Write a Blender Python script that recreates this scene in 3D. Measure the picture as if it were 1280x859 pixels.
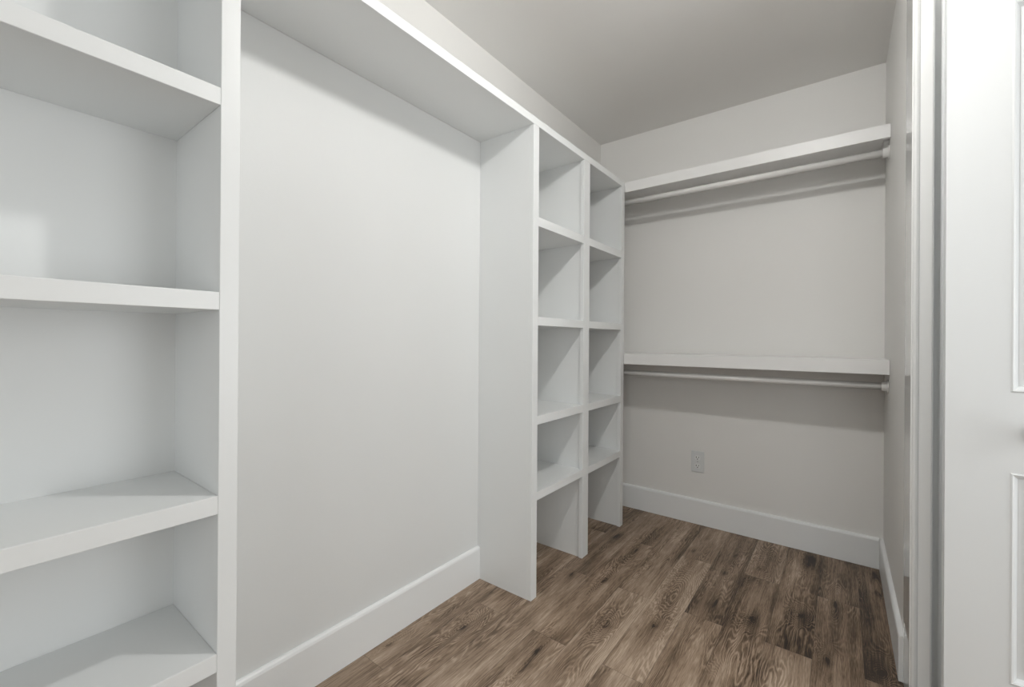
import bpy, bmesh, math
from mathutils import Vector, Matrix

S = bpy.context.scene
C = S.collection
for o in list(bpy.data.objects):
    bpy.data.objects.remove(o)

# ------------------------------------------------------------------ camera
CAM = Vector((1.3228, 0.0, 1.0941))
YAW, PITCH, ROLL, FPX, CYPX = 0.649, 0.0011, 0.0066, 541.17, 424.04
F = Vector((-math.sin(YAW) * math.cos(PITCH), math.cos(YAW) * math.cos(PITCH), math.sin(PITCH)))
R0 = Vector((math.cos(YAW), math.sin(YAW), 0))
U0 = R0.cross(F)
R = R0 * math.cos(ROLL) + U0 * math.sin(ROLL)
U = -R0 * math.sin(ROLL) + U0 * math.cos(ROLL)
cd = bpy.data.cameras.new('camera')
cam = bpy.data.objects.new('camera', cd)
C.objects.link(cam)
M = Matrix((R, U, -F)).transposed().to_4x4()
M.translation = CAM
cam.matrix_world = M
cd.sensor_fit = 'HORIZONTAL'
cd.sensor_width = 36.0
cd.lens = 36.0 * FPX / 1280.0
cd.shift_y = -(429.5 - CYPX) / 1280.0
cd.clip_start = 0.02
S.camera = cam

# ------------------------------------------------------------------ world, lights, exposure
w = bpy.data.worlds.new('world')
S.world = w
w.use_nodes = True
w.node_tree.nodes['Background'].inputs[0].default_value = (0.93, 0.96, 1.0, 1)
w.node_tree.nodes['Background'].inputs[1].default_value = 0.6
S.view_settings.view_transform = 'Standard'
S.view_settings.look = 'None'
S.view_settings.gamma = 1.0
S.view_settings.use_curve_mapping = False
S.view_settings.exposure = 0.04


def area(name, loc, target, sx, sy, power, color, shape='RECTANGLE', spread=180):
    l = bpy.data.lights.new(name, 'AREA')
    l.shape = shape
    l.size = sx
    l.size_y = sy
    l.energy = power
    l.color = color
    l.spread = math.radians(spread)
    o = bpy.data.objects.new(name, l)
    C.objects.link(o)
    o.location = loc
    d = Vector(target) - Vector(loc)
    o.rotation_euler = d.to_track_quat('-Z', 'Y').to_euler()
    return o


LX = 1.16
P_GLOBE, P_DISC, P_WIN, P_REAR = 355.0, 4.4, 13.4, 20.0
# the globe lamp of the closet's ceiling fitting: (x, y, z, radius)
LAMP = (LX, 1.03, 2.350, 0.036)
LAMP_COL = (1.0, 0.99, 0.968, 1)
area('globe_down_boost', (LX, 1.03, 2.30), (LX, 1.03, 0), 0.08, 0.08, P_DISC, LAMP_COL[:3], 'DISK')  # added disc under the globe, brightens lower walls and floor; not a separate fitting
# daylight from the bedroom window on the right, behind the open door
area('window_daylight', (2.96, 1.22, 1.10), (0.0, 1.22, 1.0), 0.95, 1.5, P_WIN, (0.93, 0.97, 1.0))
# added soft fill from behind the photographer; no doorway is built there
area('rear_fill', (1.9, -2.1, 1.1), (1.2, 1.5, 0.9), 1.5, 1.9, P_REAR, (0.94, 0.975, 1.0))

# ------------------------------------------------------------------ materials


def new_mat(name):
    m = bpy.data.materials.new(name)
    m.use_nodes = True
    nt = m.node_tree
    return m, nt, nt.nodes['Principled BSDF']


def paint(name, col, rough=0.5, bump=0.0, scale=60.0, spec=0.5, mottle=0.012):
    m, nt, b = new_mat(name)
    tc = nt.nodes.new('ShaderNodeTexCoord')
    n = nt.nodes.new('ShaderNodeTexNoise')
    n.inputs['Scale'].default_value = 3.0
    n.inputs['Detail'].default_value = 3.0
    nt.links.new(tc.outputs['Object'], n.inputs['Vector'])
    mx = nt.nodes.new('ShaderNodeMix')
    mx.data_type = 'RGBA'
    mx.inputs[6].default_value = tuple(c * (1 - mottle) for c in col) + (1,)
    mx.inputs[7].default_value = tuple(min(1, c * (1 + mottle)) for c in col) + (1,)
    nt.links.new(n.outputs[0], mx.inputs[0])
    nt.links.new(mx.outputs[2], b.inputs['Base Color'])
    b.inputs['Roughness'].default_value = rough
    b.inputs['Specular IOR Level'].default_value = spec
    if bump:
        n2 = nt.nodes.new('ShaderNodeTexNoise')
        n2.inputs['Scale'].default_value = scale
        n2.inputs['Detail'].default_value = 4.0
        nt.links.new(tc.outputs['Object'], n2.inputs['Vector'])
        bp = nt.nodes.new('ShaderNodeBump')
        bp.inputs['Strength'].default_value = bump
        bp.inputs['Distance'].default_value = 0.002
        nt.links.new(n2.outputs[0], bp.inputs['Height'])
        nt.links.new(bp.outputs[0], b.inputs['Normal'])
    return m


M_WALL = paint('wall_paint', (0.845, 0.835, 0.81), 0.55, 0.12, 90)
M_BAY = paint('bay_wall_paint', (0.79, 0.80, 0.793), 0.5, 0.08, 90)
M_CEIL = paint('ceiling_paint', (0.855, 0.842, 0.818), 0.8, 0.15, 120)
M_TRIM = paint('white_semi_gloss', (0.88, 0.892, 0.89), 0.32, 0.03, 40)
M_UNIT = paint('white_shelf_enamel', (0.85, 0.866, 0.863), 0.35, 0.03, 40)
M_SHELF = paint('warm_white_enamel', (0.865, 0.86, 0.85), 0.35, 0.03, 40)
M_GLOSS = paint('white_gloss_casing', (0.78, 0.785, 0.775), 0.06, 0.0)
M_ROD = paint('white_rod_lacquer', (0.80, 0.79, 0.77), 0.22)
M_PLATE = paint('outlet_plastic', (0.74, 0.755, 0.75), 0.3)
M_SLOT = paint('outlet_slot_dark', (0.05, 0.05, 0.05), 0.5)
M_DOOR = paint('door_white', (0.825, 0.845, 0.848), 0.38, 0.03, 60)
M_EMIT, _nt, _b = new_mat('lamp_diffuser')
_b.inputs['Base Color'].default_value = (0.9, 0.9, 0.88, 1)
_b.inputs['Emission Color'].default_value = LAMP_COL
_b.inputs['Emission Strength'].default_value = P_GLOBE
M_NICKEL, _nt, _b = new_mat('satin_nickel')
_b.inputs['Base Color'].default_value = (0.45, 0.44, 0.42, 1)
_b.inputs['Metallic'].default_value = 1.0
_b.inputs['Roughness'].default_value = 0.3

SX0, SW, PL = 0.122, 0.141, 0.93
# knots in the boards: x, y, half width, half length, swirl, darkness
KNOTS = [
    (0.717, 2.375, .016, .035, 3.0, .9), (0.913, 1.962, .017, .06, 3.0, .8), (1.053, 1.948, .018, .028, 4.0, .9),
    (1.201, 2.076, .018, .028, 4.0, .9), (1.217, 2.640, .020, .06, 3.0, 1.0), (1.455, 2.656, .020, .06, 4.0, 1.0),
    (1.462, 2.470, .018, .07, 4.0, .7), (1.312, 2.245, .014, .055, 3.0, .8), (1.293, 1.834, .018, .045, 5.0, .8),
    (1.437, 1.879, .020, .035, 5.0, .8), (0.327, 1.791, .016, .040, 3.0, .6), (0.476, 1.841, .014, .045, 3.0, .6),
    (0.612, 1.540, .016, .038, 4.0, .7), (0.758, 1.647, .013, .022, 4.0, .8), (0.754, 1.860, .030, .115, 7.0, .12),
    (0.480, 1.275, .012, .060, 3.0, .7), (0.594, 2.051, .011, .060, 3.0, .7), (0.481, 2.192, .014, .070, 3.0, .7),
    (0.190, 1.211, .014, .036, 4.0, .6), (0.045, 0.963, .012, .030, 4.0, .5), (0.488, 1.191, .010, .070, 2.0, .6),
    (0.893, 2.229, .016, .045, 3.0, .7), (1.022, 2.380, .022, .080, 5.0, .25), (1.000, 1.500, .016, .040, 4.0, .5),
    (0.620, 1.000, .015, .040, 4.0, .6), (0.330, 2.300, .018, .050, 4.0, .9), (0.905, 2.45, .012, .08, 3.0, .5),
]


BOARD_TONES = [(.52, .60, .5), (.54, .50, .5), (.52, .45, .5), (.63, .43, .5), (.42, .63, .50), (.62, .34, .4),
               (.56, .42, .58), (.62, .30, .3), (.42, .44, .33), (.36, .32, .3)]


def wood_floor():
    m, nt, b = new_mat('oak_vinyl_planks')
    N, L = nt.nodes, nt.links

    def val(x):
        return x

    def mth(op, a, c=None, d=None, clamp=False):
        n = N.new('ShaderNodeMath')
        n.operation = op
        n.use_clamp = clamp
        for i, v in enumerate((a, c, d)):
            if v is None:
                continue
            if isinstance(v, (int, float)):
                n.inputs[i].default_value = v
            else:
                L.new(v, n.inputs[i])
        return n.outputs[0]

    def comb(x, y, z=0.0):
        n = N.new('ShaderNodeCombineXYZ')
        for i, v in enumerate((x, y, z)):
            if isinstance(v, (int, float)):
                n.inputs[i].default_value = v
            else:
                L.new(v, n.inputs[i])
        return n.outputs[0]

    def noise(vec, scale=1.0, detail=3.0, rough=0.55):
        n = N.new('ShaderNodeTexNoise')
        n.inputs['Scale'].default_value = scale
        n.inputs['Detail'].default_value = detail
        n.inputs['Roughness'].default_value = rough
        L.new(vec, n.inputs['Vector'])
        return n.outputs[0]

    def white(vec):
        n = N.new('ShaderNodeTexWhiteNoise')
        n.noise_dimensions = '3D'
        L.new(vec, n.inputs[0])
        return n.outputs[0]

    def mix(f, a, c):
        n = N.new('ShaderNodeMix')
        n.data_type = 'RGBA'
        for i, v in ((0, f), (6, a), (7, c)):
            if isinstance(v, (int, float)):
                n.inputs[i].default_value = v
            elif isinstance(v, tuple):
                n.inputs[i].default_value = v + (1,)
            else:
                L.new(v, n.inputs[i])
        return n.outputs[2]

    def ramp(v, lo, hi):
        n = N.new('ShaderNodeMapRange')
        n.interpolation_type = 'SMOOTHSTEP'
        L.new(v, n.inputs[0])
        n.inputs[1].default_value = lo
        n.inputs[2].default_value = hi
        return n.outputs[0]

    geo = N.new('ShaderNodeNewGeometry')
    sep = N.new('ShaderNodeSeparateXYZ')
    L.new(geo.outputs['Position'], sep.inputs[0])
    x, y = sep.outputs[0], sep.outputs[1]
    sx = mth('DIVIDE', mth('SUBTRACT', x, SX0), SW)
    k = mth('FLOOR', sx)
    fx = mth('SUBTRACT', sx, k)
    odd = mth('MODULO', mth('ADD', k, 20.0), 2.0)
    sy = mth('DIVIDE', mth('SUBTRACT', mth('SUBTRACT', y, 1.355), mth('MULTIPLY', odd, 0.463)), PL)
    j = mth('FLOOR', sy)
    fy = mth('SUBTRACT', sy, j)
    pid = comb(k, j, 3.7)
    r1 = white(pid)
    r2 = white(comb(j, k, 9.1))
    r3 = white(comb(k, j, 17.3))
    off = mth('MULTIPLY', r1, 37.0)
    # grain field
    u = mth('ADD', mth('SUBTRACT', fx, 0.5), mth('MULTIPLY', mth('SUBTRACT', r2, 0.5), 0.9))
    warp = noise(comb(mth('ADD', mth('MULTIPLY', x, 9.0), off), mth('MULTIPLY', y, 1.6), off), 1.0, 2.5)
    warp2 = noise(comb(mth('MULTIPLY', x, 60.0), mth('MULTIPLY', y, 14.0), off), 1.0, 2.0)
    fld = mth('MULTIPLY', mth('MULTIPLY', u, u), 9.0)
    fld = mth('ADD', fld, mth('MULTIPLY', y, mth('SUBTRACT', mth('MULTIPLY', r3, 5.0), 2.5)))
    fld = mth('ADD', fld, mth('MULTIPLY', warp, 9.0))
    fld = mth('ADD', fld, mth('MULTIPLY', warp2, 0.55))
    dark = None
    # every strip of boards looks up its own knots, four slots per strip
    groups = {}
    for kn in KNOTS:
        groups.setdefault(math.floor((kn[0] - SX0) / SW), []).append(kn)
    kpos = mth('DIVIDE', mth('ADD', k, 2.5), 16.0)

    def table(slot, fn):
        n = N.new('ShaderNodeValToRGB')
        n.color_ramp.interpolation = 'CONSTANT'
        el = n.color_ramp.elements
        el[0].position = 0.0
        el[0].color = fn(None) + (1,)
        el[1].position = 1.0
        el[1].color = fn(None) + (1,)
        for ki in range(-2, 12):
            g = groups.get(ki, [])
            e = el.new((ki + 2.0) / 16.0 + 0.002)
            e.color = fn(g[slot] if slot < len(g) else None) + (1,)
        L.new(kpos, n.inputs[0])
        sp = N.new('ShaderNodeSeparateColor')
        L.new(n.outputs[0], sp.inputs[0])
        return sp.outputs

    xk = mth('MULTIPLY_ADD', mth('SUBTRACT', warp2, 0.5), 0.022, x)
    yk = mth('MULTIPLY_ADD', mth('SUBTRACT', warp, 0.5), 0.10, y)
    for slot in range(max(len(g) for g in groups.values())):
        A_ = table(slot, lambda q: (q[0] / 4, q[1] / 4, q[2] * 10) if q else (0.9, 0.9, 0.1))
        B_ = table(slot, lambda q: (q[3] * 5.8, q[4] / 10, q[5] * .72) if q else (0.1, 0.0, 0.0))
        dx = mth('DIVIDE', mth('MULTIPLY_ADD', A_[0], -4.0, xk), mth('MULTIPLY', A_[2], 0.22))
        dy = mth('DIVIDE', mth('MULTIPLY_ADD', A_[1], -4.0, yk), mth('MULTIPLY', B_[0], 0.44))
        q1 = mth('MULTIPLY', mth('ADD', mth('MULTIPLY', dx, dx), mth('MULTIPLY', dy, dy)), -1.0)
        e1 = mth('EXPONENT', q1)
        fld = mth('ADD', mth('MULTIPLY', mth('MULTIPLY', e1, B_[1]), 10.0), fld)
        q2 = mth('MULTIPLY_ADD', q1, 26.0, mth('MULTIPLY_ADD', warp2, 3.4, -1.5))
        e2 = mth('MULTIPLY_ADD', mth('MULTIPLY', e1, e1), 0.40, mth('EXPONENT', q2))
        e2 = mth('MULTIPLY', e2, B_[2])
        dark = e2 if dark is None else mth('ADD', dark, e2)
    wv = mth('SINE', mth('MULTIPLY', fld, 16.0))
    wv = mth('MULTIPLY_ADD', wv, 0.5, 0.5)
    wv = mth('POWER', mth('MAXIMUM', wv, 0.0), 2.2)
    amp = ramp(noise(comb(mth('ADD', mth('MULTIPLY', x, 7.0), off), mth('MULTIPLY', y, 2.2), off), 1.0, 2.0), 0.38, 0.66)
    # long soft colour bands and blotches
    band = noise(comb(mth('ADD', mth('MULTIPLY', x, 13.0), off), mth('MULTIPLY', y, 0.9), off), 1.0, 3.0)
    blot = noise(comb(mth('ADD', mth('MULTIPLY', x, 11.0), off), mth('MULTIPLY', y, 3.0), off), 1.0, 4.0, 0.6)
    fine = noise(comb(mth('MULTIPLY', x, 520.0), mth('MULTIPLY', y, 22.0), off), 1.0, 2.0, 0.6)
    fine2 = noise(comb(mth('MULTIPLY', mth('MULTIPLY_ADD', warp, 0.05, x), 190.0), mth('MULTIPLY', y, 2.6), off), 1.0, 4.0, 0.6)

    tone = mth('MULTIPLY_ADD', mth('SUBTRACT', band, 0.5), 1.35, 0.55)
    tone = mth('MULTIPLY_ADD', mth('SUBTRACT', blot, 0.5), 1.15, tone)
    # how light each board is: three boards along every strip
    tr = N.new('ShaderNodeValToRGB')
    tr.color_ramp.interpolation = 'CONSTANT'
    el = tr.color_ramp.elements
    el[0].position, el[0].color = 0.0, (.5, .5, .5, 1)
    el[1].position, el[1].color = 1.0, (.5, .5, .5, 1)
    for ki, cc in enumerate(BOARD_TONES):
        e = el.new((ki + 2.0) / 16.0 + 0.002)
        e.color = cc + (1,)
    e = el.new((len(BOARD_TONES) + 2.0) / 16.0 + 0.002)
    e.color = (.5, .5, .5, 1)
    L.new(kpos, tr.inputs[0])
    ts_ = N.new('ShaderNodeSeparateColor')
    L.new(tr.outputs[0], ts_.inputs[0])
    bt = mth('MULTIPLY', mth('COMPARE', j, -1.0, 0.4), mth('SUBTRACT', ts_.outputs[0], 0.5))
    bt = mth('ADD', bt, mth('MULTIPLY', mth('COMPARE', j, 0.0, 0.4), mth('SUBTRACT', ts_.outputs[1], 0.5)))
    bt = mth('ADD', bt, mth('MULTIPLY', mth('COMPARE', j, 1.0, 0.4), mth('SUBTRACT', ts_.outputs[2], 0.5)))
    tone = mth('MULTIPLY_ADD', bt, 0.95, tone)
    tone = mth('MULTIPLY_ADD', mth('SUBTRACT', r1, 0.5), 0.08, tone)
    tone = mth('MULTIPLY_ADD', mth('SUBTRACT', fine2, 0.5), 0.75, tone)
    tone = mth('MULTIPLY_ADD', mth('SUBTRACT', fine, 0.5), 0.9, tone)
    line = mth('MULTIPLY', mth('SUBTRACT', wv, 0.42), amp)
    tone = mth('MULTIPLY_ADD', line, 0.40, tone)
    tone = mth('SUBTRACT', tone, mth('MULTIPLY', dark, 0.75))
    cr = N.new('ShaderNodeValToRGB')
    L.new(tone, cr.inputs[0])
    el = cr.color_ramp.elements
    el[0].position, el[0].color = 0.0, COLS[0] + (1,)
    el[1].position, el[1].color = 1.0, COLS[4] + (1,)
    for p, c in zip((0.22, 0.48, 0.74), COLS[1:4]):
        e = el.new(p)
        e.color = c + (1,)
    col = cr.outputs[0]
    # slightly greyer or warmer boards
    col = mix(mth('MULTIPLY', r2, 0.25), col, mix(0.5, col, GREY))
    # seams
    ex = mth('MULTIPLY', mth('MINIMUM', fx, mth('SUBTRACT', 1.0, fx)), SW)
    ey = mth('MULTIPLY', mth('MINIMUM', fy, mth('SUBTRACT', 1.0, fy)), PL)
    ed = mth('MINIMUM', ex, ey)
    seam = mth('SUBTRACT', 1.0, ramp(ed, 0.0, 0.0013))
    col = mix(mth('MULTIPLY', seam, 0.6), col, (0.02, 0.016, 0.013))
    L.new(col, b.inputs['Base Color'])
    b.inputs['Roughness'].default_value = 0.46
    b.inputs['Specular IOR Level'].default_value = 0.35
    bp = N.new('ShaderNodeBump')
    bp.inputs['Strength'].default_value = 0.25
    bp.inputs['Distance'].default_value = 0.001
    L.new(mth('SUBTRACT', tone, mth('MULTIPLY', seam, 1.0)), bp.inputs['Height'])
    L.new(bp.outputs[0], b.inputs['Normal'])
    return m


COLS = [(0.022, 0.014, 0.010), (0.105, 0.067, 0.040), (0.250, 0.174, 0.116), (0.395, 0.292, 0.210), (0.58, 0.455, 0.345)]
GREY = (0.20, 0.165, 0.14)
M_FLOOR = wood_floor()

# ------------------------------------------------------------------ mesh helpers


def bm_box(bm, x0, x1, y0, y1, z0, z1, bevel=0.0, seg=2):
    vs = [bm.verts.new((x, y, z)) for x in (x0, x1) for y in (y0, y1) for z in (z0, z1)]
    idx = ((0, 1, 3, 2), (4, 6, 7, 5), (0, 4, 5, 1), (2, 3, 7, 6), (0, 2, 6, 4), (1, 5, 7, 3))
    fs = [bm.faces.new([vs[i] for i in f]) for f in idx]
    if bevel:
        es = list({e for f in fs for e in f.edges})
        bmesh.ops.bevel(bm, geom=es, offset=bevel, segments=seg, affect='EDGES', profile=0.5)
    return bm


def bm_prism(bm, pts, axis, a0, a1):
    """extrude a closed 2-D outline along an axis"""
    def P(p, t):
        if axis == 'x':
            return (t, p[0], p[1])
        if axis == 'y':
            return (p[0], t, p[1])
        return (p[0], p[1], t)
    A = [bm.verts.new(P(p, a0)) for p in pts]
    B = [bm.verts.new(P(p, a1)) for p in pts]
    n = len(pts)
    bm.faces.new(A)
    bm.faces.new(B[::-1])
    for i in range(n):
        bm.faces.new((A[i], A[(i + 1) % n], B[(i + 1) % n], B[i]))
    return bm


def bm_lathe(bm, prof, origin, axis, n=32):
    """profile of (distance along axis, radius) turned round the axis"""
    rings = []
    for (t, r) in prof:
        ring = []
        for i in range(n):
            a = 2 * math.pi * i / n
            c, s = r * math.cos(a), r * math.sin(a)
            if axis == 'x':
                v = (origin[0] + t, origin[1] + c, origin[2] + s)
            elif axis == 'y':
                v = (origin[0] + c, origin[1] + t, origin[2] + s)
            else:
                v = (origin[0] + c, origin[1] + s, origin[2] + t)
            ring.append(bm.verts.new(v))
        rings.append(ring)
    for a, b in zip(rings[:-1], rings[1:]):
        for i in range(n):
            f = bm.faces.new((a[i], a[(i + 1) % n], b[(i + 1) % n], b[i]))
            f.smooth = True
    bm.faces.new(rings[0][::-1])
    bm.faces.new(rings[-1])
    return bm


def link(name, bm, mat, parent=None, smooth=False):
    bmesh.ops.recalc_face_normals(bm, faces=bm.faces)
    me = bpy.data.meshes.new(name)
    bm.to_mesh(me)
    bm.free()
    me.materials.append(mat)
    o = bpy.data.objects.new(name, me)
    C.objects.link(o)
    if parent:
        o.parent = parent
        o.matrix_parent_inverse = Matrix.Translation(-parent.location)
    return o


def box(name, dims, mat, parent=None, bevel=0.0012):
    return link(name, bm_box(bmesh.new(), *dims, bevel=bevel), mat, parent)


def struct(name, dims, mat, bevel=0.0):
    o = box(name, dims, mat, None, bevel)
    o['kind'] = 'structure'
    return o


def thing(name, loc, label, cat, group=None):
    o = bpy.data.objects.new(name, None)
    C.objects.link(o)
    o.location = loc
    o['label'] = label
    o['category'] = cat
    if group:
        o['group'] = group
    return o


# ------------------------------------------------------------------ room
W, D, H = 1.4917, 2.7413, 2.44
YR = 1.80                     # where the right wall turns the corner
YN, XE = -2.2, 3.0            # near wall and far right wall, behind the camera
DEPTH = 0.2979                # depth of the built-ins
struct('floor', (-0.12, XE + .12, YN - .12, D + 0.12, -0.05, 0), M_FLOOR)
struct('ceiling', (-0.12, XE + .12, YN - .12, D + 0.12, H, H + 0.05), M_CEIL)
struct('wall_left', (-0.12, 0, YN - .12, D + 0.12, 0, H), M_WALL)
struct('wall_back', (0, W + 0.12, D, D + 0.12, 0, H), M_WALL)
struct('wall_right', (W, W + 0.12, YR, D, 0, H), M_WALL)
struct('wall_right_return', (W + 0.12, XE, YR, YR + 0.12, 0, H), M_WALL)
struct('wall_far_right', (XE, XE + 0.12, YN, YR + 0.12, 0, H), M_WALL)
struct('wall_front', (0, XE, YN - 0.12, YN, 0, H), M_WALL)


def base_profile(t=0.0155, h=0.1492):
    return [(0, 0.0016), (t, 0.0016), (t, h - 0.012), (t - 0.0025, h - 0.005), (t - 0.007, h - 0.0012), (t - 0.011, h), (0, h)]


L1, L2 = 0.3480, 0.3843
A1, A2 = 1.4930, 1.5340
B1, B2 = 1.9420, 2.0040
C1, C2 = 2.4070, 2.4490
o = link('baseboard_left', bm_prism(bmesh.new(), base_profile(), 'y', L2 + .0005, A1 - .0005), M_TRIM)
o['kind'] = 'structure'
o = link('baseboard_back', bm_prism(bmesh.new(), [(D - a, b) for a, b in base_profile()], 'x', 0.001, W - .016), M_TRIM)
o['kind'] = 'structure'
o = link('baseboard_right', bm_prism(bmesh.new(), [(W - a, b) for a, b in base_profile()], 'y', YR + 0.07, D - .001), M_TRIM)
o['kind'] = 'structure'

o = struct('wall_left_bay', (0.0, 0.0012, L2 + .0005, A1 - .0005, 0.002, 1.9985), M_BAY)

# casing that wraps the corner of the right wall, in three runs
bm = bmesh.new()
bead = [(W - .0035, 1.875), (W - .0035, 1.728)]
bead += [(W - .0005 + 0.012 * (1 - math.cos(math.radians(a))) * .6, 1.728 - 0.0075 * math.sin(math.radians(a))) for a in range(10, 91, 16)]
bead += [(W + 0.012, 1.7235), (W + 0.0145, 1.7275), (W + 0.0185, 1.7265), (W + 0.040, 1.7240), (W + 0.0440, 1.7262), (W + 0.0452, 1.732),
         (W + 0.0452, YR - .0005), (W - .0002, YR - .0005), (W - .0002, 1.875)]
bm_prism(bm, bead, 'z', 0.001, H - .001)
o = link('trim_1', bm, M_GLOSS)
o['kind'] = 'structure'
# jamb strip seen in the gap between casing and door
o = struct('trim_2', (W + 0.046, W + 0.115, 1.762, YR - .001, 0.001, 2.14), M_TRIM, 0.001)

# ------------------------------------------------------------------ open panelled door beside the casing
DX0, DX1, DY, DT = W + 0.0545, W + 0.0545 + 0.81, 1.62, 0.035
DH = 2.045
door = bpy.data.objects.new('door_1', None)
C.objects.link(door)
door.location = (DX0, DY + DT / 2, 0.012)
door['kind'] = 'structure'
ST = 0.117


def door_leaf():
    bm = bmesh.new()
    xs = (DX0, DX0 + ST, DX1 - ST, DX1)
    zs = (0.012, 0.24, 0.768, 0.970, 1.952, DH)
    y0, y1 = DY, DY + DT
    # stiles and rails
    bm_box(bm, xs[0], xs[1], y0, y1, zs[0], zs[5])
    bm_box(bm, xs[2], xs[3], y0, y1, zs[0], zs[5])
    for a, b_ in ((zs[0], zs[1]), (zs[2], zs[3]), (zs[4], zs[5])):
        bm_box(bm, xs[1], xs[2], y0, y1, a, b_)
    return bm, xs, zs


bm, xs, zs = door_leaf()
link('door_frame', bm, M_DOOR, door)
for (a, b_) in ((zs[1], zs[2]), (zs[3], zs[4])):
    bm = bmesh.new()
    bm_box(bm, xs[1], xs[2], DY + 0.011, DY + DT - 0.011, a, b_)
    bm_box(bm, xs[1] + .03, xs[2] - .03, DY + 0.006, DY + 0.012, a + .03, b_ - .03, 0.005, 3)
    link('door_panel', bm, M_DOOR, door)
    # sticking moulding round the panel, face side
    bm = bmesh.new()
    prof = [(0.0, 0.0), (0.0035, -0.0022), (0.0075, 0.0), (0.011, 0.0055), (0.015, 0.0105), (0.0, 0.0115)]
    ring = []
    for (t, dp) in prof:
        ring.append([(xs[1] + t, DY + dp, a + t), (xs[2] - t, DY + dp, a + t), (xs[2] - t, DY + dp, b_ - t), (xs[1] + t, DY + dp, b_ - t)])
    R_ = [[bm.verts.new(p) for p in rr] for rr in ring]
    n = len(R_)
    for q in range(n):
        r0, r1 = R_[q], R_[(q + 1) % n]
        for i in range(4):
            bm.faces.new((r0[i], r0[(i + 1) % 4], r1[(i + 1) % 4], r1[i]))
    link('panel_moulding', bm, M_DOOR, door)
bm = bmesh.new()
KX, KZ = DX0 + 0.171, 0.868
bm_lathe(bm, [(0, .031), (-.006, .031), (-.009, .027), (-.010, .012), (-.032, .011), (-.038, .019), (-.046, .0265), (-.056, .0275), (-.063, .021), (-.066, .008)],
         (KX, DY, KZ), 'y', 32)
kb = link('door_knob', bm, M_NICKEL, door)

# ------------------------------------------------------------------ built-in shelving, left
TT, TB = 2.0320, 1.9989
LE = -0.78
lu = thing('shelving_unit', (0.15, (LE + L2) / 2, 0), 'wide white built-in shelving unit with four thick open shelves nearest the camera', 'shelving unit')
box('side_panel', (0.001, DEPTH, L1, L2, 0, TB), M_UNIT, lu, 0.0015)
box('side_panel', (0.001, DEPTH, LE, LE + .0365, 0, TB), M_UNIT, lu, 0.0015)
box('back_panel', (0.001, 0.020, LE + .0365, L1, 0.38, TB), M_UNIT, lu, 0)
for zt, zb in ((1.6127, 1.5765), (1.1887, 1.1516), (0.7663, 0.7280), (0.4390, 0.4005)):
    box('shelf', (0.020, DEPTH - .0008, LE + .0365, L1, zb, zt), M_UNIT, lu, 0.0012)

# ------------------------------------------------------------------ long top board over unit, bay and cubbies
ts = link('top_board', bm_box(bmesh.new(), 0.001, DEPTH + .0004, LE, C2, TB, TT, 0.0015), M_UNIT)
ts['label'] = 'long white top board running above the open bay and the cubbies'
ts['category'] = 'shelf'

# ------------------------------------------------------------------ cubby tower
cu = thing('cubby_unit', (0.15, (A1 + C2) / 2, 0), 'tall white cubby unit of ten open cubbyholes in two columns, standing in the corner', 'cubby unit')
FF = 0.020       # face frame thickness
XP = DEPTH - FF
box('side_panel', (0.001, XP, A1, A1 + 0.019, 0, TB), M_UNIT, cu, 0)
box('divider_panel', (0.001, XP, B1 + 0.0075, B1 + 0.0265, 0, TB), M_UNIT, cu, 0)
box('side_panel', (0.001, XP, C1 + 0.0075, C2, 0, TB), M_UNIT, cu, 0)
for y0, y1 in ((A1, A2), (B1, B2), (C1, C2)):
    box('stile', (XP, DEPTH, y0, y1, 0, TB), M_UNIT, cu, 0.001)
for zt, zb in ((1.6166, 1.5777), (1.1920, 1.1551), (0.7691, 0.7324), (0.4457, 0.4105)):
    for (y0, y1, p0, p1) in ((A2, B1, A1 + 0.019, B1 + .0075), (B2, C1, B1 + 0.0265, C1 + .0075)):
        s = box('shelf', (0.001, XP, p0, p1, zb, zt), M_UNIT, cu, 0)
        box('shelf_rail', (XP, DEPTH, y0, y1, zb, zt), M_UNIT, s, 0.001).matrix_parent_inverse = Matrix.Identity(4)
        s_loc = s
# (shelves carry their rails; both are modelled in place)

# ------------------------------------------------------------------ hanging shelves on the back wall
YS = D - 0.290
for zt, zb, lab in ((2.0325, 1.9736, 'upper white closet shelf with deep front edge high on the back wall'),
                    (1.0166, 0.9535, 'lower white closet shelf with deep front edge at mid height on the back wall')):
    t = thing('wall_shelf', (W / 2, D, zb), lab, 'shelf', None)
    box('shelf_board', (0.001, W - .001, YS + .019, D - .0005, zt - .019, zt), M_SHELF, t, 0)
    box('shelf_front', (DEPTH + .001, W - .001, YS, YS + .019, zb, zt), M_SHELF, t, 0.001)
    box('wall_cleat', (0.001, W - .02, D - .0195, D - .0005, zb + .012, zt - .019), M_SHELF, t, 0.001)
    box('end_cleat', (W - .019, W - .0005, YS + .06, D - .0005, zb + .005, zt - .019), M_SHELF, t, 0.001)

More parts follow.
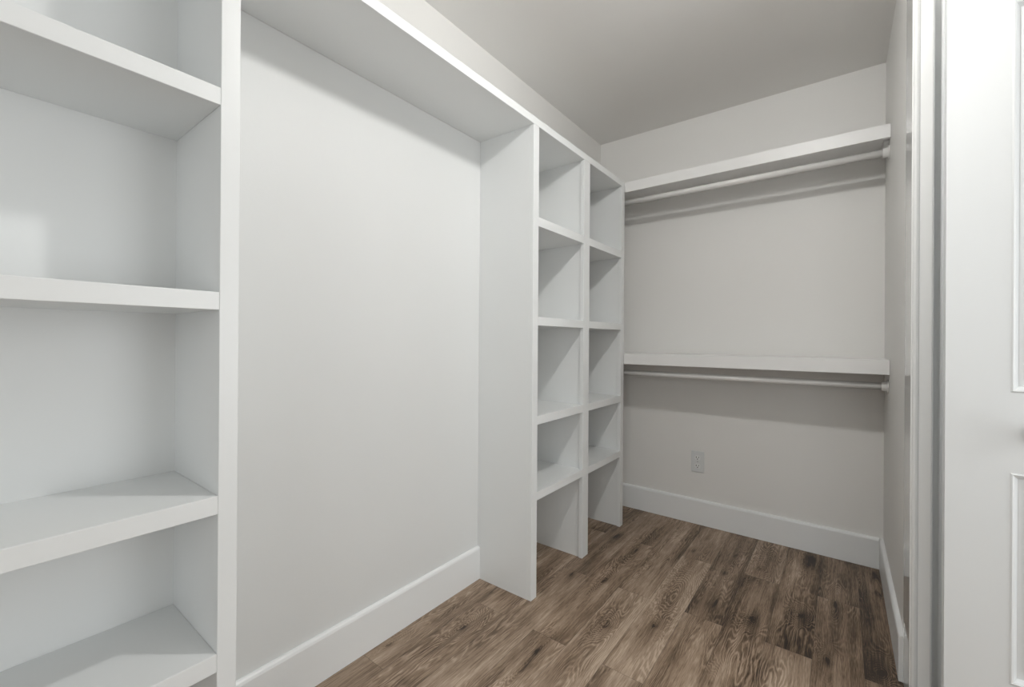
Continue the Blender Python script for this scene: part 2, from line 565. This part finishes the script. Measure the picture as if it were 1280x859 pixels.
YROD = D - 0.225
for zc, lab in ((1.931, 'upper white round hanging rod under the high closet shelf'),
                (0.8985, 'lower white round hanging rod under the mid height closet shelf')):
    t = thing('closet_rod', (W / 2, YROD, zc), lab, 'closet rod')
    link('rod', bm_lathe(bmesh.new(), [(0, .0158), (W - .012, .0158)], (0.006, YROD, zc), 'x', 32), M_ROD, t)
    link('rod_socket', bm_lathe(bmesh.new(), [(0, .030), (-.003, .030), (-.005, .027), (-.006, .0215), (-.022, .0205), (-.0235, .019)], (W - .0003, YROD, zc), 'x', 32), M_ROD, t)
    link('rod_socket', bm_lathe(bmesh.new(), [(0, .030), (.003, .030), (.005, .027), (.006, .0215), (.022, .0205), (.0235, .019)], (0.0003, YROD, zc), 'x', 32), M_ROD, t)

# ------------------------------------------------------------------ wall outlet
OX, OZ = 0.646, 0.3715
t = thing('wall_outlet', (OX, D, OZ), 'small pale grey duplex power outlet low on the back wall', 'outlet')
bm = bmesh.new()
bm_box(bm, OX - .037, OX + .037, D - .006, D - .0003, OZ - .0625, OZ + .0625, 0.003, 3)
link('cover_plate', bm, M_PLATE, t)
M_SOCK = paint('outlet_face', (0.86, 0.87, 0.86), 0.25)
for dz in (-0.0245, 0.0245):
    pts = []
    for i in range(40):
        a = 2 * math.pi * i / 40
        pts.append((OX + .0172 * math.cos(a), OZ + dz + max(-.0135, min(.0135, .0172 * math.sin(a)))))
    so = link('socket', bm_prism(bmesh.new(), pts, 'y', D - .0085, D - .0055), M_SOCK, t)
    bm = bmesh.new()
    bm_box(bm, OX - .0085, OX - .0055, D - .0092, D - .0082, OZ + dz - .003, OZ + dz + .007)
    bm_box(bm, OX + .0055, OX + .0080, D - .0092, D - .0082, OZ + dz - .002, OZ + dz + .0065)
    bm_lathe(bm, [(0, .0028), (.001, .0028)], (OX, D - .0092, OZ + dz - .0085), 'y', 16)
    link('slot', bm, M_SLOT, so).matrix_parent_inverse = Matrix.Identity(4)
link('screw', bm_lathe(bmesh.new(), [(0, .0032), (-.0012, .0026)], (OX, D - .0058, OZ), 'y', 16), M_NICKEL, t)

# ------------------------------------------------------------------ ceiling fitting (above the frame)
t = thing('ceiling_light', (LX, 1.03, H), 'white ceiling light with one small round globe above the camera', 'light')
lx, ly, lz, lr = LAMP
link('ceiling_rose', bm_lathe(bmesh.new(), [(0, .065), (-.012, .063), (-.022, .050), (-.024, .024), (-.046, .022)], (lx, ly, H - .0005), 'z', 40), M_TRIM, t)
prof = [(-lr * math.cos(math.pi * i / 14), max(.002, lr * math.sin(math.pi * i / 14))) for i in range(15)]
link('lamp_globe', bm_lathe(bmesh.new(), prof, (lx, ly, lz), 'z', 28), M_EMIT, t)

# ------------------------------------------------------------------ bedroom window (outside the frame, right)
bm = bmesh.new()
for (y0, y1, z0, z1) in ((.68, .745, .28, 1.92), (1.695, 1.76, .28, 1.92), (.745, 1.695, .28, .345), (.745, 1.695, 1.855, 1.92)):
    bm_box(bm, XE - .03, XE - .0005, y0, y1, z0, z1)
o = link('window_1', bm, M_TRIM)
o['kind'] = 'structure'
